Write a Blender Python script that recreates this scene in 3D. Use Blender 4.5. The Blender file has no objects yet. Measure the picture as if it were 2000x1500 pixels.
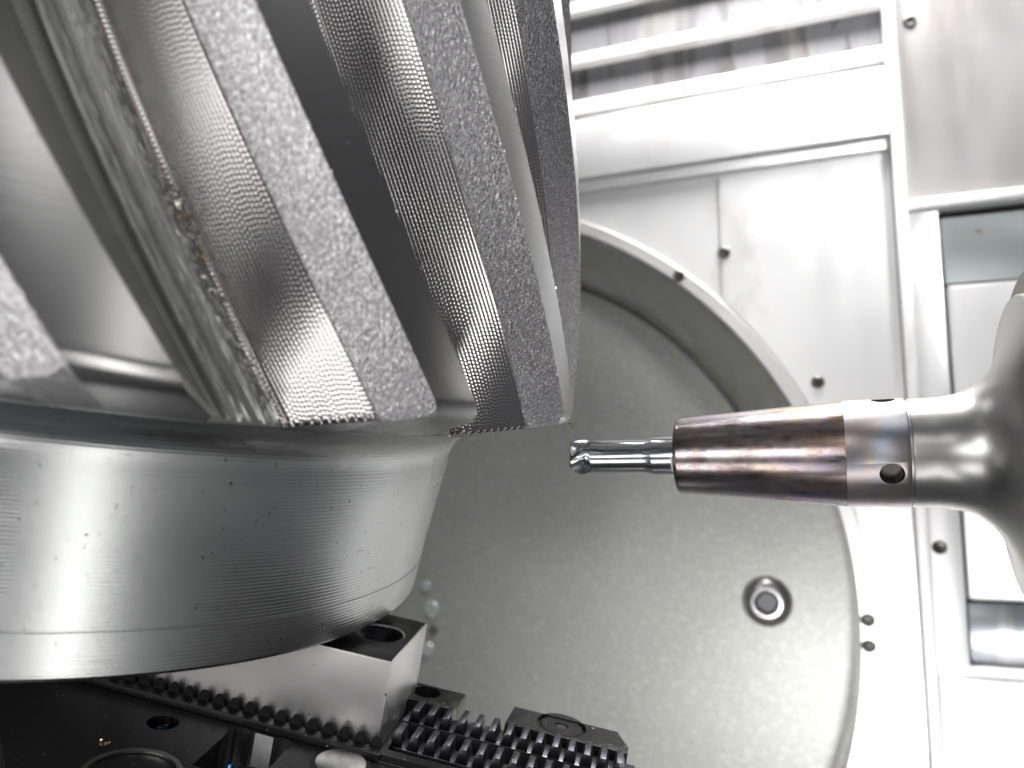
import bpy, bmesh, math, random
from mathutils import Matrix, Vector
random.seed(7)
R = math.radians
sc = bpy.context.scene
S = 0.25                      # metres per model unit (gear outer radius = 1 unit = 0.25 m)

# ------------------------------------------------------------------ camera, world, lamps
PITCH = math.atan(200 / 1545)
cam = bpy.data.cameras.new('camera'); camo = bpy.data.objects.new('camera', cam)
sc.collection.objects.link(camo); sc.camera = camo
cam.sensor_width = 36; cam.lens = 1545 / 2000 * 36
cam.clip_start = 0.01; cam.clip_end = 50
camo.rotation_euler = (math.pi / 2 + PITCH, 0, 0)
cam.dof.use_dof = True; cam.dof.focus_distance = 1.28 * S; cam.dof.aperture_fstop = 7.1

w = bpy.data.worlds.new('World'); sc.world = w; w.use_nodes = True
w.node_tree.nodes['Background'].inputs[0].default_value = (0.94, 0.96, 1.0, 1)
w.node_tree.nodes['Background'].inputs[1].default_value = 0.09

vs = sc.view_settings
vs.view_transform = 'Standard'; vs.look = 'None'; vs.exposure = 0.0; vs.gamma = 1.0

def area(name, loc, target, sx, sy, power, col=(1, 1, 1)):
    l = bpy.data.lights.new(name, 'AREA'); l.shape = 'RECTANGLE'
    l.size = sx * S; l.size_y = sy * S; l.energy = power * S * S; l.color = col
    o = bpy.data.objects.new(name, l); sc.collection.objects.link(o)
    o.location = Vector(loc) * S
    o.rotation_euler = (Vector(target) - Vector(loc)).to_track_quat('-Z', 'Y').to_euler()
    return o

area('front_softbox_lamp', (-1.15, -.45, .14), (-.15, 1.1, .15), 1.30, .62, 11, (1, .985, .97))
area('low_softbox_lamp', (-1.45, -.40, -1.52), (-.3, 1.2, 0), 1.5, .82, 12, (1, .985, .97))
area('left_softbox_lamp', (-1.95, .10, .52), (-.35, .85, .40), 1.0, .95, 19, (1, .98, .97))
area('hub_strip_lamp', (.20, -.30, -1.22), (-.5, .97, .03), .16, 1.45, 6.0, (1, .99, .97))
area('right_strip_lamp', (.42, -.36, .30), (-.36, .74, .16), .16, .9, 1.5, (1, .99, .98))
area('overhead_lamp', (.9, .2, 2.0), (-.3, 1.0, .3), 1.0, .6, 3.0, (.98, .99, 1))
area('camera_top_lamp', (-.14, -.42, .88), (-.45, .7, .4), .34, .5, 1.5, (1, .99, .98))
area('wall_top_lamp', (1.1, 2.14, 3.0), (1.05, 2.55, .5), 1.6, .34, 235, (1, .985, .975))
area('side_lamp', (.05, -.40, -1.30), (1.0, 2.75, -.98), .6, .45, 10.5, (1, .99, .985)).data.spread = R(50)
area('wall_front_lamp', (1.75, .35, 1.75), (1.02, 2.62, .98), .5, .4, 3.2, (1, .99, .985)).data.spread = R(34)

# ------------------------------------------------------------------ frames (all measured from the photograph)
ct, st = math.cos(PITCH), math.sin(PITCH)
def c2w(p):                    # camera axes (x right, y down, z forward) -> world
    x, y, z = p
    return Vector((x, z * ct + y * st, z * st - y * ct))
a_c = Vector((.1695, -.985, -.017)).normalized()
u_c = a_c.cross(Vector((0, 0, 1))).normalized()
if u_c.x < 0: u_c = -u_c
v_c = a_c.cross(u_c)
if v_c.z > 0: v_c = -v_c
GO = c2w((-.8685, 0, 1.619))
def frame(x, y, z, o):
    m = Matrix.Identity(4)
    for i, c in enumerate((x, y, z)):
        for k in range(3): m[k][i] = c[k]
    for k in range(3): m[k][3] = o[k] * S
    return m
U, V, A = c2w(u_c), c2w(v_c), c2w(a_c)
GEAR = frame(U, -V, A, GO)
e1 = (U + .178 * V).normalized(); e2 = A.cross(e1).normalized()
CHUCK = frame(e1, e2, A, GO)
PSI = .37
wr = Vector((math.cos(PSI), -math.sin(PSI), 0)); wn = Vector((math.sin(PSI), math.cos(PSI), 0))
WALL = frame(wr, wn, Vector((0, 0, 1)), wn * 2.8)
TIP = c2w(((1118 - 1000) / 1545 * 1.45, (893 - 750) / 1545 * 1.45, 1.45))
TOOL = frame(wr, wn, Vector((0, 0, 1)), TIP)

# ------------------------------------------------------------------ mesh helpers
class MB:
    def __init__(s): s.v = []; s.f = []; s.m = []; s.uv = []
    def add(s, vs, fs, mat=0, uvs=None):
        b = len(s.v); s.v += [tuple(p) for p in vs]
        for i, f in enumerate(fs):
            s.f.append([b + k for k in f]); s.m.append(mat)
            s.uv.append([uvs[k] for k in f] if uvs else None)
        return s
    def box(s, x0, x1, y0, y1, z0, z1, mat=0):
        v = [(x0,y0,z0),(x1,y0,z0),(x1,y1,z0),(x0,y1,z0),(x0,y0,z1),(x1,y0,z1),(x1,y1,z1),(x0,y1,z1)]
        return s.add(v, [(0,3,2,1),(4,5,6,7),(0,1,5,4),(1,2,6,5),(2,3,7,6),(3,0,4,7)], mat)
    def prism(s, poly, axis, lo, hi, mat=0):   # poly: 2D points, extruded along axis
        def P(p, t):
            return {'x': (t, p[0], p[1]), 'y': (p[0], t, p[1]), 'z': (p[0], p[1], t)}[axis]
        n = len(poly)
        v = [P(p, lo) for p in poly] + [P(p, hi) for p in poly]
        f = [tuple(range(n)), tuple(range(2*n-1, n-1, -1))] + [(i, i+n, (i+1) % n + n, (i+1) % n) for i in range(n)]
        return s.add(v, f, mat)
    def lathe(s, prof, axis='z', n=64, c=(0,0,0), mat=0, closed=False, a0=0, a1=2*math.pi):
        full = abs(a1 - a0 - 2*math.pi) < 1e-6
        cols = n if full else n + 1
        v = []; uv = []
        L = [0]
        for i in range(1, len(prof)): L.append(L[-1] + math.dist(prof[i], prof[i-1]))
        for j in range(cols):
            t = a0 + (a1 - a0) * j / n
            for i, (r, h) in enumerate(prof):
                p = {'z': (r*math.cos(t), r*math.sin(t), h), 'x': (h, r*math.cos(t), r*math.sin(t)), 'y': (r*math.sin(t), h, r*math.cos(t))}[axis]
                v.append((p[0]+c[0], p[1]+c[1], p[2]+c[2])); uv.append((t, L[i]))
        m = len(prof); f = []
        for j in range(n):
            k = (j+1) % cols
            for i in range(m-1):
                if prof[i][0] < 1e-9 and prof[i+1][0] < 1e-9: continue
                f.append((j*m+i, k*m+i, k*m+i+1, j*m+i+1))
        return s.add(v, f, mat, uv)
    def grid(s, rows, mat=0, uvs=None, matf=None):
        n, m = len(rows), len(rows[0]); b = len(s.v)
        for r in rows: s.v += [tuple(p) for p in r]
        for i in range(n-1):
            for j in range(m-1):
                s.f.append([b+i*m+j, b+i*m+j+1, b+(i+1)*m+j+1, b+(i+1)*m+j])
                s.m.append(matf(i, j) if matf else mat)
                s.uv.append([uvs[i][j], uvs[i][j+1], uvs[i+1][j+1], uvs[i+1][j]] if uvs else None)
        return s
    def plate(s, outline, holes, z0, z1, axis='z', mat=0, wallmat=None, floor=None):
        """flat plate with holes: outline and hole loops in 2D, faces at z1 (top) with walls down to z0; hole: (loop, depth z or None=through)"""
        bm = bmesh.new()
        loops = [outline] + [h[0] for h in holes]; ed = []
        for lp in loops:
            vs_ = [bm.verts.new((p[0], p[1], 0)) for p in lp]
            for i in range(len(vs_)): ed.append(bm.edges.new((vs_[i], vs_[(i+1) % len(vs_)])))
        bmesh.ops.triangle_fill(bm, use_beauty=True, use_dissolve=False, edges=ed)
        bm.verts.index_update()
        P = (lambda x, y, t: (x, y, t)) if axis == 'z' else (lambda x, y, t: (x, t, y))
        top = [P(v.co.x, v.co.y, z1) for v in bm.verts]
        fs = [[v.index for v in f.verts] for f in bm.faces]
        s.add(top, fs, mat); bm.free()
        for k, lp in enumerate(loops):
            zb = z0 if k == 0 or holes[k-1][1] is None else holes[k-1][1]
            n = len(lp)
            v = [P(p[0], p[1], z1) for p in lp] + [P(p[0], p[1], zb) for p in lp]
            s.add(v, [(i, (i+1) % n, (i+1) % n + n, i+n) for i in range(n)], mat if wallmat is None or k == 0 else wallmat)
            if k and holes[k-1][1] is not None:
                s.add([P(p[0], p[1], zb) for p in lp], [tuple(range(n))], mat if floor is None else floor)
        return s
    def build(s, name, mats, parent=None, smooth=True, bevel=0, angle=35, off=(0,0,0), segs=2):
        me = bpy.data.meshes.new(name)
        me.from_pydata([((p[0]-off[0])*S, (p[1]-off[1])*S, (p[2]-off[2])*S) for p in s.v], [], s.f)
        if any(x is not None for x in s.uv):
            ul = me.uv_layers.new(name='UVMap'); k = 0
            for q in s.uv:
                n = len(q) if q else 0
                if q:
                    for t in q: ul.data[k].uv = t; k += 1
                else: k += len(s.f[s.uv.index(q)]) if False else 0
        for m in (mats if isinstance(mats, (list, tuple)) else [mats]): me.materials.append(m)
        me.polygons.foreach_set('material_index', s.m)
        bm = bmesh.new(); bm.from_mesh(me)
        bmesh.ops.remove_doubles(bm, verts=bm.verts, dist=1e-6 * S)
        bmesh.ops.recalc_face_normals(bm, faces=bm.faces)
        if bevel:
            es = [e for e in bm.edges if len(e.link_faces) == 2 and e.calc_face_angle(0) > R(30)]
            bmesh.ops.bevel(bm, geom=es, offset=bevel*S, segments=segs, affect='EDGES', profile=.5, clamp_overlap=True)
        bm.to_mesh(me); bm.free()
        if smooth:
            me.polygons.foreach_set('use_smooth', [True]*len(me.polygons))
            me.set_sharp_from_angle(angle=R(angle))
        o = bpy.data.objects.new(name, me); sc.collection.objects.link(o)
        if parent: o.parent = parent
        return o

def tag(o, label=None, cat=None, group=None, kind=None):
    if label: o['label'] = label
    if cat: o['category'] = cat
    if group: o['group'] = group
    if kind: o['kind'] = kind
    return o
def thing(name, label, cat, fr, loc=(0,0,0), group=None, kind=None):
    o = bpy.data.objects.new(name, None); sc.collection.objects.link(o)
    o.empty_display_size = .02
    o.matrix_world = fr @ Matrix.Translation(Vector(loc) * S)
    return tag(o, label, cat, group, kind)
def circle(cx, cy, r, n=40, a0=0):
    return [(cx + r*math.cos(a0 + 2*math.pi*i/n), cy + r*math.sin(a0 + 2*math.pi*i/n)) for i in range(n)]
def copy_part(o, parent, loc=None):
    c = o.copy(); sc.collection.objects.link(c); c.parent = parent
    if loc is not None: c.location = Vector(loc) * S
    for ch in list(o.children): copy_part(ch, c)
    return c

# ------------------------------------------------------------------ materials
class NT:
    def __init__(s, name):
        s.m = bpy.data.materials.new(name); s.m.use_nodes = True
        s.t = s.m.node_tree; s.n = s.t.nodes; s.b = s.n['Principled BSDF']
    def node(s, typ, **kw):
        n = s.n.new(typ)
        for k, v in kw.items(): setattr(n, k, v)
        return n
    def link(s, a, b): s.t.links.new(a, b)
    def val(s, x, inp):
        if hasattr(x, 'is_linked') or hasattr(x, 'links'): s.link(x, inp)
        else: inp.default_value = x
    def math(s, op, a, b=0.0, c=0.0):
        n = s.node('ShaderNodeMath', operation=op)
        s.val(a, n.inputs[0]); s.val(b, n.inputs[1]); s.val(c, n.inputs[2])
        return n.outputs[0]
    def co(s, scale=(1,1,1), kind='Object'):
        tc = s.node('ShaderNodeTexCoord'); mp = s.node('ShaderNodeMapping')
        k = 1/S if kind == 'Object' else 1
        mp.inputs['Scale'].default_value = tuple(q*k for q in scale)
        s.link(tc.outputs[kind], mp.inputs[0]); return mp.outputs[0]
    def noise(s, scale, detail=3, rough=.55, vec=None, out='Fac', dist=0):
        n = s.node('ShaderNodeTexNoise'); n.inputs['Scale'].default_value = scale
        n.inputs['Detail'].default_value = detail; n.inputs['Roughness'].default_value = rough
        n.inputs['Distortion'].default_value = dist
        if vec is not None: s.link(vec, n.inputs['Vector'])
        return n.outputs[out]
    def ramp(s, fac, stops):
        n = s.node('ShaderNodeValToRGB'); e = n.color_ramp.elements
        while len(e) < len(stops): e.new(.5)
        for i, (p, c) in enumerate(stops):
            e[i].position = p; e[i].color = tuple(c) + (1,) if len(c) == 3 else c
        s.link(fac, n.inputs[0]); return n.outputs[0]
    def mix(s, fac, a, b, mode='MIX'):
        n = s.node('ShaderNodeMix', data_type='RGBA', blend_type=mode)
        s.val(fac, n.inputs[0])
        for x, i in ((a, 6), (b, 7)):
            if isinstance(x, tuple): n.inputs[i].default_value = x + (1,) if len(x) == 3 else x
            else: s.link(x, n.inputs[i])
        return n.outputs[2]
    def bump(s, h, strength, dist):
        n = s.node('ShaderNodeBump'); n.inputs['Strength'].default_value = strength
        n.inputs['Distance'].default_value = dist * S
        s.link(h, n.inputs['Height'])
        prev = s.b.inputs['Normal']
        if prev.is_linked: s.link(prev.links[0].from_socket, n.inputs['Normal'])
        s.link(n.outputs[0], prev); return n
    def set(s, base=None, rough=None, metal=None, aniso=None, tangent=None, spec=None, coat=None):
        b = s.b
        if base is not None: 
            if isinstance(base, tuple): b.inputs['Base Color'].default_value = base + (1,)
            else: s.link(base, b.inputs['Base Color'])
        if rough is not None: s.val(rough, b.inputs['Roughness'])
        if metal is not None: b.inputs['Metallic'].default_value = metal
        if spec is not None: b.inputs['Specular IOR Level'].default_value = spec
        if coat is not None: b.inputs['Coat Weight'].default_value = coat; b.inputs['Coat Roughness'].default_value = .1
        if aniso is not None:
            b.inputs['Anisotropic'].default_value = aniso
            t = s.node('ShaderNodeTangent')
            if tangent == 'UV': t.direction_type = 'UV_MAP'; t.uv_map = 'UVMap'
            else: t.direction_type = 'RADIAL'; t.axis = tangent or 'Z'
            s.link(t.outputs[0], b.inputs['Tangent'])
        return s.m

def speckle(nt, base, scale, lo, hi, dark=(.03,.03,.03), stretch=(1,1,1)):
    f = nt.noise(scale, 2, .6, nt.co(stretch))
    m = nt.ramp(f, [(lo, (0,0,0)), (hi, (1,1,1))])
    return nt.mix(m, base, dark)

def m_turned_hub():
    nt = NT('turned_steel')
    z = nt.node('ShaderNodeSeparateXYZ'); nt.link(nt.co(), z.inputs[0])
    wob = nt.noise(3, 2, .5, nt.co((1,1,30)))
    line = nt.math('SINE', nt.math('ADD', nt.math('MULTIPLY', z.outputs[2], 2*math.pi/.0055), nt.math('MULTIPLY', wob, 5)))
    fine = nt.noise(1, 3, .6, nt.co((2,2,420)))
    patch = nt.noise(2.2, 3, .5, nt.co((1,1,1.5)))
    base = nt.mix(patch, (.50,.51,.515), (.66,.665,.66))
    base = speckle(nt, base, 170, .69, .72, (.14,.14,.135), (1,1,.5))
    sc_ = nt.noise(26, 1, .5, nt.co((1,1,.35)), dist=1.5)
    base = nt.mix(nt.ramp(sc_, [(.80,(0,0,0)),(.83,(1,1,1))]), base, (.9,.9,.9))
    nt.bump(line, .5, .00011); nt.bump(fine, .5, .00012)
    r = nt.math('ADD', nt.math('MULTIPLY', patch, .12), .20)
    return nt.set(base, r, 1.0, .8, 'Z')
def m_turned_top():
    nt = NT('turned_tooth_face')
    fine = nt.noise(1, 3, .6, nt.co((3,3,380)))
    patch = nt.noise(3, 3, .5, nt.co())
    base = nt.mix(patch, (.34,.34,.345), (.45,.445,.44))
    base = speckle(nt, base, 120, .74, .76, (.8,.8,.78))
    nt.bump(fine, .5, .00025)
    return nt.set(base, .26, 1.0, .75, 'UV')
def m_flank():
    nt = NT('milled_flank')
    tc = nt.node('ShaderNodeTexCoord'); x = nt.node('ShaderNodeSeparateXYZ'); nt.link(tc.outputs['UV'], x.inputs[0])
    u, v = x.outputs[0], x.outputs[1]
    fl = nt.math('FLOOR', v)
    cv = nt.node('ShaderNodeCombineXYZ'); nt.link(nt.math('MULTIPLY', fl, .23), cv.inputs[0])
    ph = nt.noise(1.0, 3, .6, cv.outputs[0])
    wn_ = nt.node('ShaderNodeTexWhiteNoise', noise_dimensions='1D'); nt.link(fl, wn_.inputs['W'])
    phase = nt.math('ADD', nt.math('MULTIPLY', ph, 26), nt.math('MULTIPLY', wn_.outputs['Value'], 1.5))
    feed = nt.math('SINE', nt.math('ADD', nt.math('MULTIPLY', u, 2*math.pi/.0064), phase))
    nt.bump(feed, .5, .00020)
    gn = nt.noise(60, 3, .6, nt.co()); nt.bump(gn, .3, .0003)
    patch = nt.noise(5, 2, .5, nt.co())
    return nt.set(nt.mix(patch, (.58,.56,.57), (.70,.67,.67)), .17, 1.0)
def m_speckle():
    nt = NT('speckled_milled_steel')
    g1 = nt.noise(215, 3, .7, nt.co((1,1,.6))); g2 = nt.noise(60, 3, .6, nt.co((1,1,.6))); g3 = nt.noise(300, 2, .6, nt.co((1,1,.5)))
    nt.bump(g1, 1.0, .0034); nt.bump(g2, .5, .0018)
    big = nt.noise(9, 3, .55, nt.co())
    b = nt.mix(big, (.54,.53,.55), (.76,.75,.76))
    pit = nt.math('MULTIPLY', nt.ramp(g3, [(.50,(0,0,0)),(.60,(1,1,1))]), nt.math('ADD', nt.math('MULTIPLY', big, .9), .15))
    b = nt.mix(nt.math('MULTIPLY', pit, .65), b, (.16,.155,.17))
    glint = nt.ramp(g3, [(.33,(1,1,1)),(.38,(0,0,0))])
    b = nt.mix(glint, b, (.93,.92,.92))
    return nt.set(b, nt.math('ADD', nt.math('MULTIPLY', g3, .25), .10), 1.0)
def m_stock():
    nt = NT('rough_milled_groove')
    g = nt.noise(26, 5, .7, nt.co((1,1,.18)), dist=.4)
    g2 = nt.noise(90, 3, .6, nt.co((1,1,.6)))
    nt.bump(g, .4, .0018); nt.bump(g2, .35, .0008)
    return nt.set(nt.mix(g, (.50,.51,.50), (.68,.68,.66)), nt.math('ADD', nt.math('MULTIPLY', g2, .25), .32), .9)
def m_simple(name, base, rough, metal=1.0, bs=40, bstr=.1, var=.12, stretch=(1,1,1), spec_=None):
    nt = NT(name)
    p = nt.noise(4, 4, .6, nt.co(stretch)); g = nt.noise(bs, 4, .6, nt.co(stretch))
    lo = tuple(max(0, c*(1-var)) for c in base); hi = tuple(min(1, c*(1+var)) for c in base)
    b = nt.mix(p, lo, hi)
    if spec_: b = speckle(nt, b, spec_[0], spec_[1], spec_[1]+.03, spec_[2])
    nt.bump(g, bstr, .0012)
    return nt.set(b, nt.math('ADD', nt.math('MULTIPLY', g, .12), rough-.06), metal)
def m_sheet(name, base=(.78,.78,.785), rough=.36, metal=.55, streak=False, var=.06):
    nt = NT(name)
    c = nt.co()
    p = nt.noise(1.6, 4, .6, c); q = nt.noise(7, 4, .65, nt.co((1,1,.35)))
    b = nt.mix(p, tuple(k*(1-var) for k in base), tuple(min(1,k*(1+var)) for k in base))
    b = nt.mix(nt.ramp(q, [(.62,(0,0,0)),(.85,(.35,.35,.35))]), b, (.52,.50,.48))
    if streak:
        s1 = nt.noise(11, 3, .55, nt.co((1,1,.16)), dist=.9); s2 = nt.noise(1.1, 2, .5, nt.co((1,1,.5)))
        m = nt.math('MULTIPLY', nt.ramp(s1, [(.50,(0,0,0)),(.60,(1,1,1))]), nt.ramp(s2, [(.38,(0,0,0)),(.55,(1,1,1))]))
        b = nt.mix(nt.math('MULTIPLY', m, .85), b, (.07,.063,.06))
    sm = nt.noise(3.2, 4, .6, nt.co((1,1,.22)), dist=1.2)
    b = nt.mix(nt.ramp(sm, [(.54,(0,0,0)),(.72,(.55,.55,.55))]), b, (.47,.445,.42))
    rs_ = nt.noise(9, 3, .6, c); b = nt.mix(nt.ramp(rs_, [(.76,(0,0,0)),(.80,(.7,.7,.7))]), b, (.36,.24,.15))
    r = nt.math('ADD', nt.math('MULTIPLY', q, .3), rough-.12)
    nt.bump(nt.noise(3, 2, .5, c), .10, .01)
    return nt.set(b, r, metal)
def m_grey_plate():
    nt = NT('grey_green_plate')
    p = nt.noise(2.2, 5, .65, nt.co()); g = nt.noise(38, 4, .7, nt.co()); g2 = nt.noise(95, 2, .5, nt.co())
    b = nt.mix(p, (.26,.266,.246), (.38,.385,.362))
    b = nt.mix(nt.ramp(g, [(.50,(0,0,0)),(.78,(.6,.6,.6))]), b, (.52,.525,.495))
    b = nt.mix(nt.ramp(g2, [(.25,(.6,.6,.6)),(.46,(0,0,0))]), b, (.20,.20,.185))
    nt.bump(g, .2, .001)
    return nt.set(b, .42, .15)
def m_heat():
    nt = NT('heat_tinted_steel')
    c = nt.co((1.0,1,1))
    n1 = nt.noise(20, 6, .68, nt.co((.45,1,1))); n2 = nt.noise(8, 4, .6, nt.co((.7,1,1))); n3 = nt.noise(85, 5, .7, nt.co((.3,1,1)))
    b = nt.ramp(n1, [(.30,(.18,.145,.135)), (.42,(.33,.275,.262)), (.5,(.47,.42,.41)), (.57,(.41,.385,.45)), (.68,(.50,.40,.32))])
    b = nt.mix(nt.ramp(n2, [(.45,(0,0,0)),(.65,(.8,.8,.8))]), b, (.36,.33,.43))
    x = nt.node('ShaderNodeSeparateXYZ'); nt.link(nt.co(), x.inputs[0])
    org = nt.math('MULTIPLY', nt.ramp(nt.math('ADD', x.outputs[0], .5), [(.31,(0,0,0)),(.43,(1,1,1))]), nt.ramp(n2, [(.35,(1,1,1)),(.58,(0,0,0))]))
    b = nt.mix(nt.math('MULTIPLY', org, .75), b, (.62,.36,.18))
    b = nt.mix(nt.ramp(n3, [(.28,(.8,.8,.8)),(.42,(0,0,0))]), b, (.12,.085,.08))
    wsp = nt.noise(60, 1, .5, nt.co((.35,1,1))); b = nt.mix(nt.ramp(wsp, [(.775,(0,0,0)),(.79,(1,1,1))]), b, (.95,.93,.9))
    nt.bump(n3, .12, .0006)
    return nt.set(b, nt.math('ADD', nt.math('MULTIPLY', n3, .26), .10), 1.0)
def m_collar():
    nt = NT('heat_tinted_collar')
    n1 = nt.noise(6, 3, .55, nt.co((1.6,1,1)))
    b = nt.ramp(n1, [(.3,(.34,.31,.30)), (.45,(.46,.42,.40)), (.55,(.50,.44,.42)), (.68,(.38,.42,.50))])
    f = nt.noise(1, 3, .6, nt.co((300,2,2))); nt.bump(f, .4, .00025)
    return nt.set(b, .30, 1.0, .6, 'X')
def m_flare():
    nt = NT('ground_steel')
    f = nt.noise(1, 3, .6, nt.co((120,3,3))); p = nt.noise(5, 4, .6, nt.co())
    nt.bump(f, .35, .0003)
    return nt.set(nt.mix(p, (.42,.415,.41), (.54,.535,.53)), nt.math('ADD', nt.math('MULTIPLY', p, .12), .24), 1.0)

M_HUB = m_turned_hub(); M_TOP = m_turned_top(); M_FLANK = m_flank(); M_SPECK = m_speckle(); M_STOCK = m_stock()
M_SHEET = m_sheet('stainless_sheet'); M_SHEET2 = m_sheet('worn_stainless_sheet', (.62,.60,.59), .34, .75, var=.1)
M_LAMELLA = m_sheet('oil_streaked_sheet', (.26,.26,.27), .45, .2, True)
M_WHITE = m_sheet('white_painted_bar', (.86,.86,.86), .4, .1, var=.02)
M_PLATE = m_grey_plate(); M_HEAT = m_heat(); M_COLLAR = m_collar(); M_FLARE = m_flare()
M_DARK = m_simple('blackened_steel', (.035,.034,.035), .30, .6, 60, .12, .25, spec_=(95, .71, (.55,.54,.53)))
M_DKTOOTH = m_simple('oily_black_steel', (.007,.0068,.007), .6, .0, 90, .15, .2, spec_=(150, .77, (.5,.48,.45)))
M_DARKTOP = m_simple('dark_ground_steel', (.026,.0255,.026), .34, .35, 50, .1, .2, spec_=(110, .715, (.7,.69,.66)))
M_TOOTHM = m_simple('serrated_steel', (.15,.15,.165), .34, 1.0, 120, .35, .3, spec_=(140, .70, (.85,.84,.82)))
M_SATIN = m_simple('satin_pocket_steel', (.78,.78,.79), .4, .35, 60, .1, .05)
M_JAW = m_simple('bright_jaw_steel', (.80,.79,.79), .40, 1.0, 30, .12, .06, spec_=(75, .73, (.12,.11,.1)))
M_CARB = m_simple('carbide', (.60,.61,.63), .20, 1.0, 60, .05, .06)
M_SHANK = m_simple('polished_shank', (.62,.63,.65), .17, 1.0, 60, .03, .04)
M_SCREW = m_simple('screw_steel', (.10,.095,.09), .35, 1.0, 60, .15, .2)
def m_ring():
    nt = NT('polished_ring')
    g = nt.noise(5.5, 2, .5, nt.co()); p = nt.noise(30, 4, .6, nt.co())
    nt.bump(g, 1.0, .022)
    return nt.set(nt.mix(p, (.68,.665,.655), (.80,.79,.78)), nt.math('ADD', nt.math('MULTIPLY', p, .16), .10), 1.0)
M_RING = m_ring()
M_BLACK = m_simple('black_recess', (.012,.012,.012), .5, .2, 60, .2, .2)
M_GAP = m_simple('dark_joint', (.06,.055,.05), .6, .1)
M_GREY = m_simple('grey_rubber_plug', (.10,.105,.115), .5, .0)
M_TEAL = m_sheet('teal_tinted_sheet', (.60,.65,.65), .30, .5)
M_DKGREY = m_sheet('dark_window_sheet', (.20,.21,.225), .2, .6)
M_GOLD = m_simple('straw_coloured_chip', (.78,.63,.40), .22, 1.0, 90, .3, .3)
M_BLUE = m_simple('blued_chip', (.05,.16,.34), .2, 1.0, 60, .2, .4)
M_SILV = m_simple('bright_chip', (.8,.78,.74), .2, 1.0, 60, .2, .2)
M_PAINT = m_simple('white_paint', (.9,.9,.9), .4, 0.0, 60, .05, .02)
M_LIP = m_sheet('flange_sheet', (.60,.60,.60), .36, .6, var=.05)

# ------------------------------------------------------------------ bevel gear
def rout(h):
    t = h - .1
    return 1 - .148*t - .058*t*t
# lower edge of the blank: back cone, then a rounded corner into the outer cone
LOW = [(.845,.0535), (.90,.070), (.95,.0855), (.968,.0915), (.980,.0965), (.9885,.103), (.9935,.111), (.9965,.121)]
def rmax(h):                      # outer limit of the blank at height h
    if h >= LOW[-1][1]: return rout(h)
    for (r0,h0),(r1,h1) in zip(LOW, LOW[1:]):
        if h <= h1: return r0 + (r1-r0)*(h-h0)/(h1-h0)
def lowpath(d):                   # points of the blank's lower profile that lie inside depth d
    pts = []; 
    prev = None
    for k in range(41):
        s = k/40*(len(LOW)-1); i = min(int(s), len(LOW)-2); q = s-i
        r = LOW[i][0]+(LOW[i+1][0]-LOW[i][0])*q; h = LOW[i][1]+(LOW[i+1][1]-LOW[i][1])*q
        if r > rout(h)-d and k: break
        pts.append((r,h))
    return pts
NLOW, NUP, HTOP = 9, 150, 1.02
PHI1, PHI2 = -45.0, 8.0
def phi_of(h): t = h-.1; return PHI1*t + PHI2*t*t
def column(dphi, d):
    lp = lowpath(d); out = []
    for k in range(NLOW):
        s = k/(NLOW-1)*(len(lp)-1); i = min(int(s), max(len(lp)-2,0)); q = s-i
        if len(lp) == 1: r,h = lp[0]
        else: r = lp[i][0]+(lp[i+1][0]-lp[i][0])*q; h = lp[i][1]+(lp[i+1][1]-lp[i][1])*q
        out.append((r,h))
    h0 = out[-1][1]
    for k in range(1, NUP+1):
        h = h0 + (HTOP-h0)*k/NUP
        out.append((min(rout(h)-d, rmax(h)), h))
    res = []
    for r,h in out:
        p = R(dphi + phi_of(h)); res.append((r*math.sin(p), -r*math.cos(p), h))
    return res, [h for r,h in out]
def scallop(c0, c1, n, amp, sub, mat, v0=0):
    """cross-section from c0 to c1 (dphi, depth) cut into n concave passes"""
    L = []
    for k in range(n):
        for j in range(sub):
            t = j/sub; s = (k+t)/n
            sag = amp*4*t*(1-t)
            L.append((c0[0]+(c1[0]-c0[0])*s - sag*18, c0[1]+(c1[1]-c0[1])*s + sag, mat, v0+k+t+.001))
    return L
def tooth_columns(width=4.6, left=((6.6,.10),(7.6,.15),(8.5,.165)), lead=True):
    L = []
    if lead: L += [(-14.0,.165,3,0), (-12.0,.165,3,1), (-11.0,.158,3,2)]
    L += [(-10.5,.150,1,-1.9), (-10.15,.151,1,-1.2), (-10.0,.1435,1,-.4)]
    L += scallop((-9.85,.146), (-4.35,.0515), 21, .0009, 4, 1)
    L += [(-4.35,.0515,1,20.99), (-4.25,.0535,2,21.0), (-4.1,.0515,2,21.2)]
    L += scallop((-4.1,.0505), (-.05,.0012), 13, .0005, 3, 2, 21.3)
    L += [(0,0,0,36)]
    for k in range(1, 9): L.append((width*k/8, 0, 0, 36+k))
    L += [(p, d, 3, 50+i) for i,(p,d) in enumerate(left)]
    return L
def tooth_mesh(name, cols, parent, mats):
    mb = MB(); rows = []; uvs = []
    for (dp,d,mt,v) in cols:
        pts, hs = column(dp, d); rows.append(pts)
        uvs.append([(h*1.18, v) for h in hs])
    mb.grid(rows, uvs=uvs, matf=lambda i,j: cols[i][2] if not (cols[i][2] == 2 and cols[i+1][2] == 0) else 2)
    return mb.build(name, mats, parent, angle=24)

gear = thing('bevel_gear', 'large spiral toothed steel gear being milled, on a tapering turned hub', 'gear', GEAR)
TM = [M_TOP, M_FLANK, M_SPECK, M_STOCK]
t0 = tooth_mesh('tooth', tooth_columns(), gear, TM)
angs = [51.2, 73.2, 96.4] + [118.9 + 22.5*k for k in range(11)] + [4.8]
for i, an in enumerate(angs):
    o = t0 if i == 0 else copy_part(t0, gear)
    o.rotation_euler = (0, 0, R(an))
tE = tooth_mesh('tooth', tooth_columns(5.7, ((7.4,.095),(8.55,.14)), True), gear, TM)
tE.rotation_euler = (0, 0, R(27.3))
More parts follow.
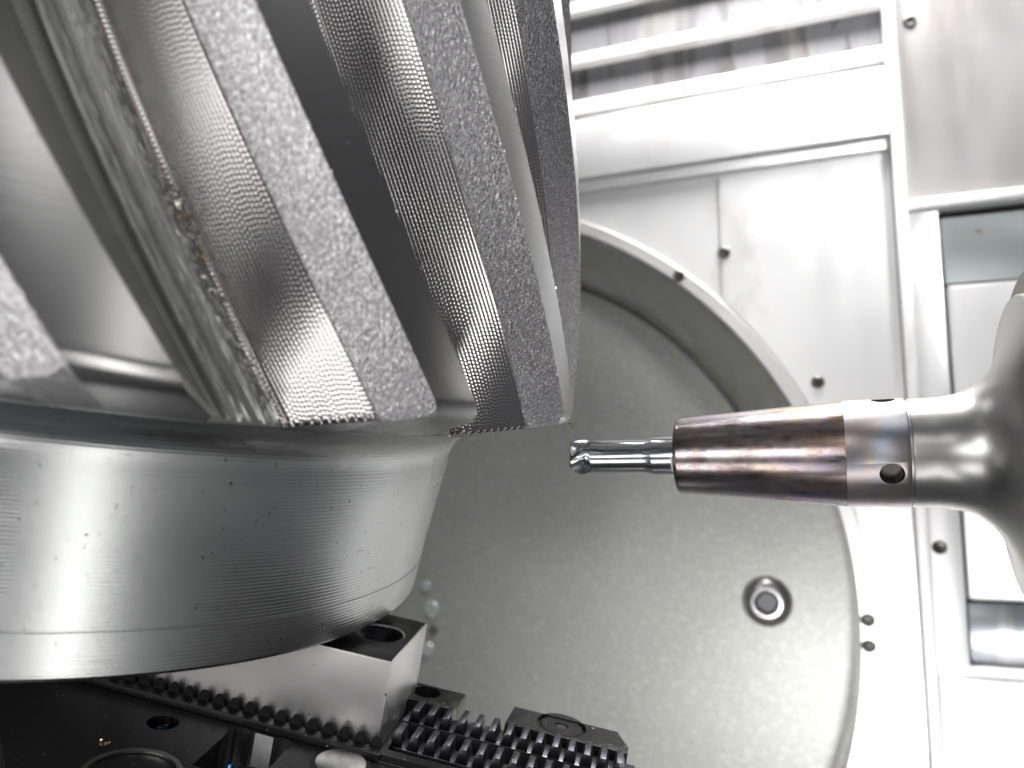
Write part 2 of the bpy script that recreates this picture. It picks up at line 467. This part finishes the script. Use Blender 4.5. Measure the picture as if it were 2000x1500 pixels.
# roughed strip still standing in the wide groove left of the tooth at 51.2 degrees
stc = [(-15.35,.139,0,0), (-15.0,.128,0,1), (-14.6,.131,0,2), (-14.25,.141,0,3), (-13.8,.137,0,4), (-13.45,.129,0,5),
       (-13.0,.140,0,6), (-12.4,.143,0,7), (-11.9,.139,0,8), (-11.4,.144,0,9), (-11.0,.148,0,10), (-10.62,.143,0,11), (-10.5,.156,0,12)]
stc2 = []
for (p0,d0,_,v0_), (p1,d1,_,v1) in zip(stc, stc[1:]):
    for k in range(4): stc2.append((p0+(p1-p0)*k/4, d0+(d1-d0)*k/4, 0, v0_+k/4))
stc2.append(stc[-1])
mb = MB(); rows = []; uvs = []
rs = random.Random(3)
for i,(dp,d,mt,v) in enumerate(stc2):
    pts, hs = column(dp, d); q = []
    for k,(x,y,z) in enumerate(pts):
        f = 1 + rs.uniform(-1,1)*(.0012 if v < 8.5 else .0042)*(1 if z > .07 else 0)
        q.append((x*f, y*f, z))
    rows.append(q); uvs.append([(h*1.18, v) for h in hs])
mb.grid(rows, uvs=uvs)
so = mb.build('roughed_strip', [M_STOCK], gear, angle=40); so.rotation_euler = (0,0,R(51.2))
# core behind the teeth
core = [(0,.06),(.80,.06)] + [(rout(.1+.1*k)-.17, .1+.1*k) for k in range(10)] + [(0, 1.0)]
MB().lathe(core, n=96).build('core', [M_STOCK], gear)
# hub: undercut shoulder, concave fillet, cylinder, thin turned groove, lower band
hub = [(.60,.0535),(.846,.0535)]
for k in range(13):
    t = k/12*math.pi/2; hub.append((.7515+.088*(1-math.sin(t)), .0500-.075*(1-math.cos(t))))
hub += [(.7505,-.045),(.7440,-.10),(.7375,-.16),(.7318,-.2125),(.7298,-.2400),(.7282,-.2410),(.7282,-.2428),(.7300,-.2440)]
hub += [(.7285,-.262),(.7262,-.290),(.7248,-.303),(.7200,-.309),(.60,-.309),(.42,-.309)]
MB().lathe(hub, n=256).build('hub', [M_HUB], gear, angle=30)
# burrs left along the milled edges, too small to pick apart
mb = MB(); rb = random.Random(11)
def burr(mb, P, s):
    ax = [Vector((rb.uniform(-1,1), rb.uniform(-1,1), rb.uniform(-1,1))).normalized()*s*rb.uniform(.5,1.3) for _ in range(3)]
    P = Vector(P); mb.add([P, P+ax[0], P+ax[1], P+ax[2]], [(0,1,2),(0,2,3),(0,3,1),(1,3,2)])
def gp(dphi, d, h):
    p = R(dphi+phi_of(h)); r = rout(h)-d
    return (r*math.sin(p), -r*math.cos(p), h)
for an, wd in ((51.2,4.6),(73.2,4.6),(27.3,5.7)):
    for k in range(110): burr(mb, gp(an+rb.choice([0,0,wd]), rb.uniform(-.002,.001), rb.uniform(.13,.95)), .0024)
for k in range(120): burr(mb, gp(51.2+rb.uniform(-11.3,-10.3), rb.uniform(.137,.15), rb.uniform(.08,.34)), .0042)
for k in range(60):
    p = R(rb.uniform(62,84)); mb_r = rb.uniform(.83,.848)
    burr(mb, (mb_r*math.sin(p), -mb_r*math.cos(p), .0525), .0030)
tag(mb.build('burr_fringe', [M_SILV], gear, smooth=False), kind='stuff')

# ------------------------------------------------------------------ clamping jaw
HJ = -.33
jaw = thing('clamp_jaw', 'bright steel clamping jaw block with a threaded hole under the gear hub', 'jaw', CHUCK, (.55,-.08,-.48))
off = (.55,-.08,-.48)
mb = MB(); out = [(.18,-.194),(.786,-.194),(.781,.030),(.18,.030)]
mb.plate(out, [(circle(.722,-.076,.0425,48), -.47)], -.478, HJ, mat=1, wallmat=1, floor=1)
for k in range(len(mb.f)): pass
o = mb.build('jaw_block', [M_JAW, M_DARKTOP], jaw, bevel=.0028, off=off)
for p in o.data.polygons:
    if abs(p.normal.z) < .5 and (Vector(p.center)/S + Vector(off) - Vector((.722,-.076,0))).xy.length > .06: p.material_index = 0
th = []
for k in range(22):
    h = HJ-.006 - k*.0062; th += [(.0422,h),(.0388,h-.0031)]
MB().lathe(th, n=48, c=(.722,-.076,0)).build('threaded_hole', [M_TOOTHM], jaw, off=off, angle=20)

# ------------------------------------------------------------------ serrated chuck base
base = thing('chuck_base', 'black steel chuck base with rows of serration teeth and pocketed front plate', 'chuck', CHUCK, (.55,-.25,-.62))
off = (.55,-.25,-.62)
HP = -.475
pocket = []
def arc(cx, cy, r, a0, a1, n): return [(cx+r*math.cos(R(a0+(a1-a0)*i/n)), cy+r*math.sin(R(a0+(a1-a0)*i/n))) for i in range(n+1)]
pocket = [(.562,-.375),(.558,-.285)] + arc(.573,-.258,.0195,200,40,10) + [(.5935,-.2435),(.6255,-.2435)] + arc(.6425,-.257,.0195,140,-30,10) + [(.660,-.275),(.664,-.375)]
mb = MB()
mb.plate([(.07,-.236),(1.16,-.236),(1.16,-.53),(.396,-.53),(.292,-.436)][::-1],
         [(circle(.4545,-.286,.0245,40), -.53), (pocket, -.53), (circle(.515,-.452+.002,.0001,3), None)][:2], -.60, HP, mat=0, wallmat=1, floor=2)
fp = mb.build('front_plate', [M_DARKTOP, M_SATIN, M_DARK, M_FLARE, M_BLACK], base, bevel=0, off=off)
for p in fp.data.polygons:
    c = Vector(p.center)/S + Vector(off); nz = p.normal
    if abs(nz.z) > .5: continue
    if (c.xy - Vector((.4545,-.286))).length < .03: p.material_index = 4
    elif c.y > -.292 and .55 < c.x < .67: p.material_index = 1 if abs(nz.y) > .98 and .59 < c.x < .63 else 3
    else: p.material_index = 2
# turned counterbore rim cut by the lower edge of the picture
MB().lathe([(.060,-.4735),(.060,-.470),(.067,-.470),(.069,-.4735)], n=48, c=(.508,-.437,0)).build('counterbore_rim', [M_FLARE], base, off=off)
MB().box(.05,1.16,-.600+.37,-.209,-.60,-.4635).build('rail_footing', [M_DARK], base, off=off)
MB().box(.18,.802,-.2345,-.2255,-.4745,-.4625).build('ledge_strip', [M_DARKTOP], base, bevel=.0012, off=off)
MB().box(.80,1.215,-.2345,-.2255,-.4795,-.4715).build('ledge_strip', [M_DARKTOP], base, bevel=.0012, off=off)
def tooth_poly(h, wb, wt, r=True):
    if r: return [(-wb/2,0),(-wt/2-.0006,h*.80),(-wt/2+.0012,h*.95),(-wt/4,h),(wt/4,h),(wt/2-.0012,h*.95),(wt/2+.0006,h*.80),(wb/2,0)]
    return [(-wb/2,0),(-wt/2,h),(wt/2,h),(wb/2,0)]
# row in front of the jaw
ta = MB().prism(tooth_poly(.0172,.0235,.0100), 'y', 0, .004).build('serration_tooth', [M_DKTOOTH], base, angle=30)
k = 0
for x in [.305 + .0283*i for i in range(18)]:
    o = ta if k == 0 else copy_part(ta, base); k += 1
    o.location = (Vector((x, -.209, -.4635)) - Vector(off)) * S
# the two rails on the right
def rail(y0, y1, hb, x0, x1, xt, n, th_, ex):
    mb = MB().box(x0, x1, y0, y1, -.60, hb); mb.build('serrated_rail', [M_TOOTHM], base, bevel=.001, off=off)
    t = MB().prism(tooth_poly(th_,.0215,.0105,False), 'y', 0, y1-y0-.001).build('serration_tooth', [M_TOOTHM], base, bevel=.0007)
    for i in range(n):
        o = t if i == 0 else copy_part(t, base)
        o.location = (Vector((xt+.0279*i + rb.uniform(-.0005,.0005), y0+.0005, hb-.0003)) - Vector(off)) * S
rail(-.180, -.139, -.4720, .80, 1.213, .8125, 14, .0255, 0)
rail(-.087, -.035, -.4690, .793, 1.205, .8140, 14, .0225, 0)
MB().box(.0,.80,-.185,.045,-.60,-.481).build('slide_block', [M_DARK], base, off=off)
MB().box(.80,1.205,-.138,-.088,-.60,-.515).build('groove_floor', [M_BLACK], base, off=off)
mb = MB(); mb.plate([(.70,-.034),(.876,-.034),(.876,.044),(.70,.044)], [(circle(.806,.012,.026,32), -.49)], -.60, -.452, mat=0, wallmat=1, floor=1)
mb.build('guide_block', [M_DARKTOP, M_BLACK], base, bevel=.001, off=off)
mb = MB(); mb.plate([(.968,-.034),(1.19,-.034),(1.19,-.01),(1.168,.044),(.972,.044)], [(circle(1.066,.016,.046,40), -.462)], -.60, -.452, mat=0, wallmat=1, floor=1)
mb.build('guide_block', [M_DARKTOP, M_BLACK], base, bevel=.001, off=off)
MB().box(.876,.968,-.034,.040,-.60,-.500).build('groove_floor', [M_BLACK], base, off=off)
MB().box(.05,1.16,-.44,.05,-.70,-.601).build('slide_bed', [M_DARK], base, off=off)

b = thing('socket_bolt', 'bright round bolt head in the black front plate at the bottom edge', 'bolt', CHUCK, (.752,-.268,HP))
MB().lathe([(0,.006),(.036,.006),(.0395,.004),(.040,-.001),(.040,-.02)], n=56).build('bolt_head', [M_JAW], b)
MB().lathe([(.0405,.0012),(.0475,.0012),(.0475,-.003)], n=56).build('bolt_ring', [M_BLACK], b)
b = thing('set_screw', 'dark set screw sunk flat in the rear guide block right of the teeth', 'screw', CHUCK, (1.066,.016,-.4615))
MB().lathe([(0,.0045),(.012,.0045),(.0125,.007),(.038,.007),(.0415,.004),(.0415,0)], n=48).build('screw_body', [M_DARK], b)
MB().lathe([(0,.0052),(.011,.0052)], n=6).build('socket', [M_BLACK], b)
bl = thing('pocket_stud', 'pointed stud with a blue tempered tip inside the plate pocket', 'stud', CHUCK, (.604,-.335,-.529))
MB().lathe([(0,.052),(.004,.048),(.009,.028),(.011,.010),(.012,0)], n=24).build('stud_tip', [M_BLUE], bl)

# ------------------------------------------------------------------ chips
def chip(name, label, fr, loc, mat, seed, r=.006, turns=.8, wdt=.004, stretch=.006, group=None):
    q = random.Random(seed); mb = MB(); rows = []
    n = 14; ax = Vector((q.uniform(-1,1), q.uniform(-1,1), q.uniform(.2,1))).normalized()
    b1 = ax.orthogonal().normalized(); b2 = ax.cross(b1)
    for i in range(n+1):
        t = i/n; an = t*turns*2*math.pi; rr = r*(1-.45*t)
        p = b1*rr*math.cos(an)+b2*rr*math.sin(an)+ax*stretch*t
        wv = wdt*(1-abs(2*t-1)**3*.7)
        rows.append([p-ax*wv/2, p+b1*wdt*.12+ax*wv*.1, p+ax*wv/2])
    mb.grid(rows)
    back = MB(); inner = [[x*.86 for x in rw] for rw in rows]
    mb.grid(inner[::-1])
    zmin = min(p[2] for p in mb.v)
    o = mb.build(name, [mat], None, angle=60)
    o.matrix_world = fr @ Matrix.Translation((Vector(loc)+Vector((0,0,-zmin if fr is CHUCK else 0)))*S)
    return tag(o, label, 'metal chip', group or 'loose chips left by the milling')
chip('metal_chip', 'curled golden chip lying alone on the black front plate', CHUCK, (.428,-.393,HP), M_GOLD, 1, .009, .7, .006, .003)
chip('metal_chip', 'straw coloured chip caught between the front serration teeth', CHUCK, (1.022,-.190,-.470), M_GOLD, 5, .007, .4, .007, .010)
chip('metal_chip', 'blue and gold chip curled inside the round plate hole', CHUCK, (.452,-.284,-.492), M_BLUE, 8, .017, .7, .012, .008)
chip('metal_chip', 'thin bronze sliver standing in the round plate hole', CHUCK, (.462,-.280,-.486), M_GOLD, 9, .014, .25, .004, .016)
for k, (dp, d, h, mt, sz, lb) in enumerate([(-10.75,.124,.300,M_SILV,.012,'bright chip at the upper end of the rough burred groove edge'),
        (-10.7,.126,.286,M_GOLD,.011,'golden chip just below the topmost bright chip on the groove edge'),
        (-10.6,.128,.262,M_SILV,.009,'pale round chip midway down the burred groove edge'),
        (-10.6,.130,.246,M_GOLD,.007,'small straw chip lowest of the chips on the groove edge')]):
    chip('metal_chip', lb, GEAR, gp(51.2+dp, d, h), mt, 20+k, sz, .5, sz*.9, sz*.9)
chip('metal_chip', 'tiny black chip hanging under the lower right gear corner', GEAR, gp(84.5, .016, .088), M_BLACK, 31, .006, .6, .003, .006)

# ------------------------------------------------------------------ end mill and holder (local x along the spindle)
mill = thing('end_mill', 'short fluted end mill pointing left towards the gear', 'cutting tool', TOOL, (.10,0,0))
off = (.10,0,0)
NA, NT_ = 120, 40
rows = []
for i in range(NT_+1):
    x = .048*i/NT_; row = []
    rn = .0312
    if x < .0065: rn = .0312 - .0065*(1-math.sqrt(max(0,1-(1-x/.0065)**2)))
    fade = min(1, max(0, (x-.026)/.015))
    for j in range(NA):
        th_ = 2*math.pi*j/NA
        s = ((th_ + x*26 + 1.15)/(2*math.pi)*4) % 1
        if s < .20: g = 1.0
        elif s < .30: g = 1.0-.055*(s-.20)/.10
        elif s < .72: g = .945-.21*math.sin((s-.30)/.42*math.pi/2)
        else: g = .735+.265*((s-.72)/.28)**3.0
        r = rn*g*(1-fade)+fade*.0303
        row.append((x, r*math.cos(th_), r*math.sin(th_)))
    rows.append(row + [row[0]])
mb = MB(); mb.grid(rows)
mb.add([(0.0035,0,0)]+rows[0][:-1], [(0, 1+(j+1) % NA, 1+j) for j in range(NA)])
mb.build('fluted_head', [M_CARB], mill, off=off, angle=22)
MB().lathe([(.0295,.040),(.0302,.0415),(.0304,.043),(.0304,.134),(.0307,.137),(.0336,.149),(.0345,.152),(.0345,.250)], axis='x', n=72).build('shank', [M_SHANK], mill, off=off)
rows = []
for i in range(7):
    x = .1845+.0075*i/6
    rows.append([(x, -.03345*math.cos(R(a_)), -.03345*math.sin(R(a_))) for a_ in range(-2+ (6 if i in (0,) else 0), 62-(8 if i == 0 else 0), 4)] if False else
                [(x, -.0349*math.cos(R(8+46*j/10)), -.0349*math.sin(R(8+46*j/10))) for j in range(11)])
MB().grid(rows).build('paint_mark', [M_PAINT], mill, off=off)

hold = thing('tool_holder', 'heat tinted tapered tool holder flaring into a ground steel spindle flange', 'tool holder', TOOL, (.5,0,0))
off = (.5,0,0)
MB().lathe([(.0350,.215),(.0350,.1935),(.060,.1922),(.0632,.1935),(.0655,.1965),(.0662,.200),(.0848,.4600)], axis='x', n=128).build('tapered_nose', [M_HEAT], hold, off=off, angle=30)
def with_holes(o, cyls):
    """cut cylinders (mesh objects) out of o with boolean modifiers, evaluated and baked"""
    for c in cyls:
        m = o.modifiers.new('cut', 'BOOLEAN'); m.operation = 'DIFFERENCE'; m.object = c; m.solver = 'EXACT'
    bpy.context.view_layer.update()
    me = bpy.data.meshes.new_from_object(o.evaluated_get(bpy.context.evaluated_depsgraph_get()))
    o.modifiers.clear(); old = o.data; o.data = me; bpy.data.meshes.remove(old)
    for c in cyls:
        bpy.data.objects.remove(c)
    me.polygons.foreach_set('use_smooth', [True]*len(me.polygons)); me.set_sharp_from_angle(angle=R(30))
col = MB().lathe([(.0600,.4602),(.0853,.4602),(.0860,.5480),(.0852,.5500),(.0600,.5500),(.0600,.4602)], axis='x', n=128).build('collar', [M_COLLAR, M_SCREW], hold, off=off, angle=30)
holes = []
# the two threaded holes: directions in the plane across the axis (angle from "towards the camera", up positive)
HOLES = [(.523, R(-24)), (.520, R(76))]
for hx, an in HOLES:
    dy, dz = -math.cos(an), math.sin(an)
    c = MB().lathe([(0,.066),(.0155,.066),(.0155,.0825),(.0185,.0870),(.0185,.10),(0,.10)], axis='z', n=40).build('cut', [M_SCREW, M_SCREW], None)
    rot = Vector((0,0,1)).rotation_difference(Vector((0,dy,dz))).to_matrix().to_4x4()
    c.matrix_world = TOOL @ Matrix.Translation(Vector((hx,0,0))*S) @ rot
    holes.append(c)
with_holes(col, holes)
flare = [(.0600,.5501),(.0835,.5502),(.0835,.5530),(.0850,.5540),(.0853,.5560),(.0855,.585),(.0868,.603),(.0900,.621),(.0958,.638),(.1040,.652),(.1150,.6645),(.1290,.676),(.1460,.686),(.1660,.6945),(.1880,.701),(.2120,.7065),(.2350,.7095),(.2370,.7120),(.2370,.745)]
MB().lathe(flare, axis='x', n=160).build('flared_body', [M_FLARE], hold, off=off, angle=30)
MB().lathe([(.20,.738),(.236,.735),(.278,.731),(.283,.735),(.285,.741),(.285,.820),(.2,.820)], axis='x', n=160).build('flange', [m_simple('pitted_flange_steel', (.30,.275,.265), .34, 1.0, 60, .2, .1, spec_=(70,.66,(.12,.08,.06)))], hold, off=off, angle=30)
for an in (78, 258):
    c = Vector((0, -math.cos(R(an)), math.sin(R(an))))
    o = MB().box(-.030,.045,-.030,.030,-.016,.012).build('drive_key', [M_SCREW], hold, bevel=.003)
    rot = Vector((0,0,1)).rotation_difference(c).to_matrix().to_4x4()
    o.matrix_parent_inverse = Matrix.Identity(4)
    o.matrix_local = Matrix.Translation((Vector((.765,0,0))+c*.283-Vector(off))*S) @ rot

# ------------------------------------------------------------------ back wall of the machine
RC = (-1.429, -.441); RR = 1.522
wall = thing('back_wall', 'bright stainless back wall of the machine enclosure with a large round opening', None, WALL, (0,0,-2), kind='structure')
off = (0,0,-2)
mb = MB(); mb.plate([(-3.6,-2.6),(.262,-2.6),(.262,1.108),(-3.6,1.108)], [(circle(RC[0],RC[1],RR+.004,180), None)], .06, 0, axis='y')
mb.build('wall_sheet', [M_SHEET], wall, off=off)
# raised cover panel around the ring
pl = [(-.290,1.098),(.172,1.098),(.172,-2.3),(.06,-2.3)]
rr2 = RR+.052; ar = []
a_lo = -math.acos((.06-RC[0])/rr2) if (.06-RC[0]) < rr2 else 0
a_hi = math.acos((-.290-RC[0])/rr2)
ar = [(RC[0]+rr2*math.cos(a_lo+(a_hi-a_lo)*i/60), RC[1]+rr2*math.sin(a_lo+(a_hi-a_lo)*i/60)) for i in range(61)]
MB().plate(pl+ar, [], 0.0, -.011, axis='y').build('cover_panel', [M_SHEET], wall, off=off)
MB().box(-3.6,.262,-.016,.002,1.110,1.150).build('joint_strip', [M_SHEET], wall, bevel=.003, off=off)
MB().box(-3.6,.262,-.040,.002,1.153,1.392).build('upper_plate', [M_SHEET], wall, bevel=.006, off=off)
MB().box(.267,.300,-.050,.06,-2.6,2.6).build('corner_rail', [M_WHITE], wall, bevel=.008, off=off)
MB().box(.302,.392,-.014,.05,-2.6,.885).build('column_panel', [M_SHEET], wall, bevel=.006, off=off)
MB().box(.302,1.6,-.004,.05,.93,2.6).build('side_sheet', [M_SHEET2], wall, bevel=.006, off=off)
MB().box(.302,1.6,-.030,.05,.888,.925).build('window_lintel', [M_WHITE], wall, bevel=.010, off=off)
MB().box(.302,1.6,-.020,.05,-2.6,-.565).build('lower_side_panel', [M_SHEET], wall, bevel=.008, off=off)
MB().box(.302,1.6,-.034,.05,-.562,-.538).build('window_sill', [M_WHITE], wall, bevel=.008, off=off)
MB().box(.394,1.6,.050,.07,-.60,.93).build('recess_back', [M_GAP], wall, off=off)
MB().box(.404,1.6,.030,.048,.648,.868).build('upper_pane', [M_TEAL], wall, bevel=.004, off=off)
MB().box(.402,1.6,.012,.048,-.345,.640).build('middle_panel', [M_SHEET], wall, bevel=.014, off=off)
MB().box(.400,1.6,.032,.048,-.535,-.352).build('lower_pane', [M_DKGREY], wall, bevel=.004, off=off)
MB().box(-3.6,1.6,.10,.12,-2.7,2.7).build('backing_sheet', [M_GAP], wall, off=off) if False else None

# sliding way cover above: streaked lamellas between white bars
cov = thing('telescopic_cover', 'grey oil streaked slide cover crossed by white bars above the round opening', 'slide cover', WALL, (-1,0,1.9))
off = (-1,0,1.9)
zb = [1.457, 1.650, 1.868, 2.085, 2.30]; zl = [1.39]+zb+[2.5]
for z0, z1 in zip(zl, zl[1:]):
    MB().box(-3.6,.262,.030,.045,z0,z1).build('lamella', [M_LAMELLA], cov, off=off)
bar0 = None
for z in zb:
    o = MB().box(-3.6,.276,-.008,.029,-.0275,.0275)
    if bar0 is None: bar0 = o.build('slide_bar', [M_WHITE], cov, bevel=.013, segs=4, off=(off[0],off[1],0)); o = bar0
    else: o = copy_part(bar0, cov)
    o.location = (0,0,(z-off[2])*S)

# ring set in the round opening
ring = thing('opening_ring', 'polished steel ring with a flat lip framing the round opening', 'ring', WALL, (RC[0],0,RC[1]))
off = (RC[0],0,RC[1])
MB().lathe([(RR,.03),(RR,-.012),(RR+.003,-.015),(RR+.043,-.015),(RR+.046,-.012),(RR+.046,.01)], axis='y', n=240, c=(RC[0],0,RC[1])).build('ring_lip', [M_LIP], ring, off=off)
def rim_k(t):
    k = min(1, max(0, (29-math.degrees(t))/11)); return k*k*(3-2*k)*(1 if math.degrees(t) > -120 else 0)
rows = []
for i in range(241):
    t = -math.pi + 2*math.pi*i/240; q = 1-.90*rim_k(t)
    rows.append([(RC[0]+r*math.cos(t), y, RC[1]+r*math.sin(t)) for r, y in [(RR-.001,-.010),(RR-.006*q,.0),(RR-.158*q,.220),(RR-.162*q,.228),(RR-.166*q,.30)]])
MB().grid(rows).build('ring_wall', [M_RING], ring, off=off, angle=60)

# rotary plate inside the ring (its rim bulges out to the right of the tool holder)
rot = thing('rotary_plate', 'large round grey green plate speckled with coolant inside the ring', 'machine plate', WALL, (RC[0],.29,RC[1]))
off = (RC[0],.29,RC[1])
def rim_r(t): return 1.345 + .172*rim_k(t)
N = 240; lp = []
for i in range(N):
    t = -math.pi + 2*math.pi*i/N
    lp.append((RC[0]+rim_r(t)*math.cos(t), RC[1]+rim_r(t)*math.sin(t)))
MB().plate(lp, [], .34, .235, axis='y').build('plate_face', [M_PLATE], rot, off=off)
pb = (-.199,-.408)
MB().lathe([(.087,.236),(.087,.225),(.083,.215),(.069,.202),(.052,.195),(.045,.195),(.043,.199),(.038,.215),(.034,.225)], axis='y', n=72, c=(pb[0],0,pb[1])).build('boss_ring', [M_FLARE], rot, off=off)
MB().lathe([(0,.223),(.031,.223),(.034,.227)], axis='y', n=40, c=(pb[0],0,pb[1])).build('boss_plug', [M_GREY], rot, off=off)
for (x,z,r,m) in ((-1.536,-.505,.032,M_TEAL), (-1.527,-.588,.021,M_GREY), (-1.553,-.668,.027,M_TEAL), (-1.563,-.415,.021,M_TEAL)):
    MB().lathe([(0,.229),(r*.9,.229),(r,.232),(r,.236)], axis='y', n=32, c=(x,0,z)).build('plate_plug', [m], rot, off=off)

# countersunk screws of the sheets (parts of the wall)
sroot = MB(); sroot.lathe([(0,.002),(.0065,.002),(.0075,-.003),(.016,-.005),(.0205,-.002),(.0215,.003)], axis='y', n=28)
s0 = None
def screw(x, z, y, parent, poff):
    global s0
    if s0 is None: s0 = sroot.build('screw', [M_SCREW], parent); o = s0; MB().lathe([(0,-.001),(.0062,-.001)], axis='y', n=6).build('socket', [M_BLACK], s0)
    else: o = copy_part(s0, parent)
    o.location = (Vector((x,y,z))-Vector(poff))*S
for x, z in ((-.281,.816),(.005,.343)): screw(x, z, -.013, wall, (0,0,-2))
screw(.348,1.549,-.006, wall, (0,0,-2)); screw(.330,-.186,-.016, wall, (0,0,-2))
for x, z in ((-.439,.747),(.116,-.416),(.115,-.495)): screw(x, z, -.017, ring, (RC[0],0,RC[1]))

bpy.context.view_layer.update()
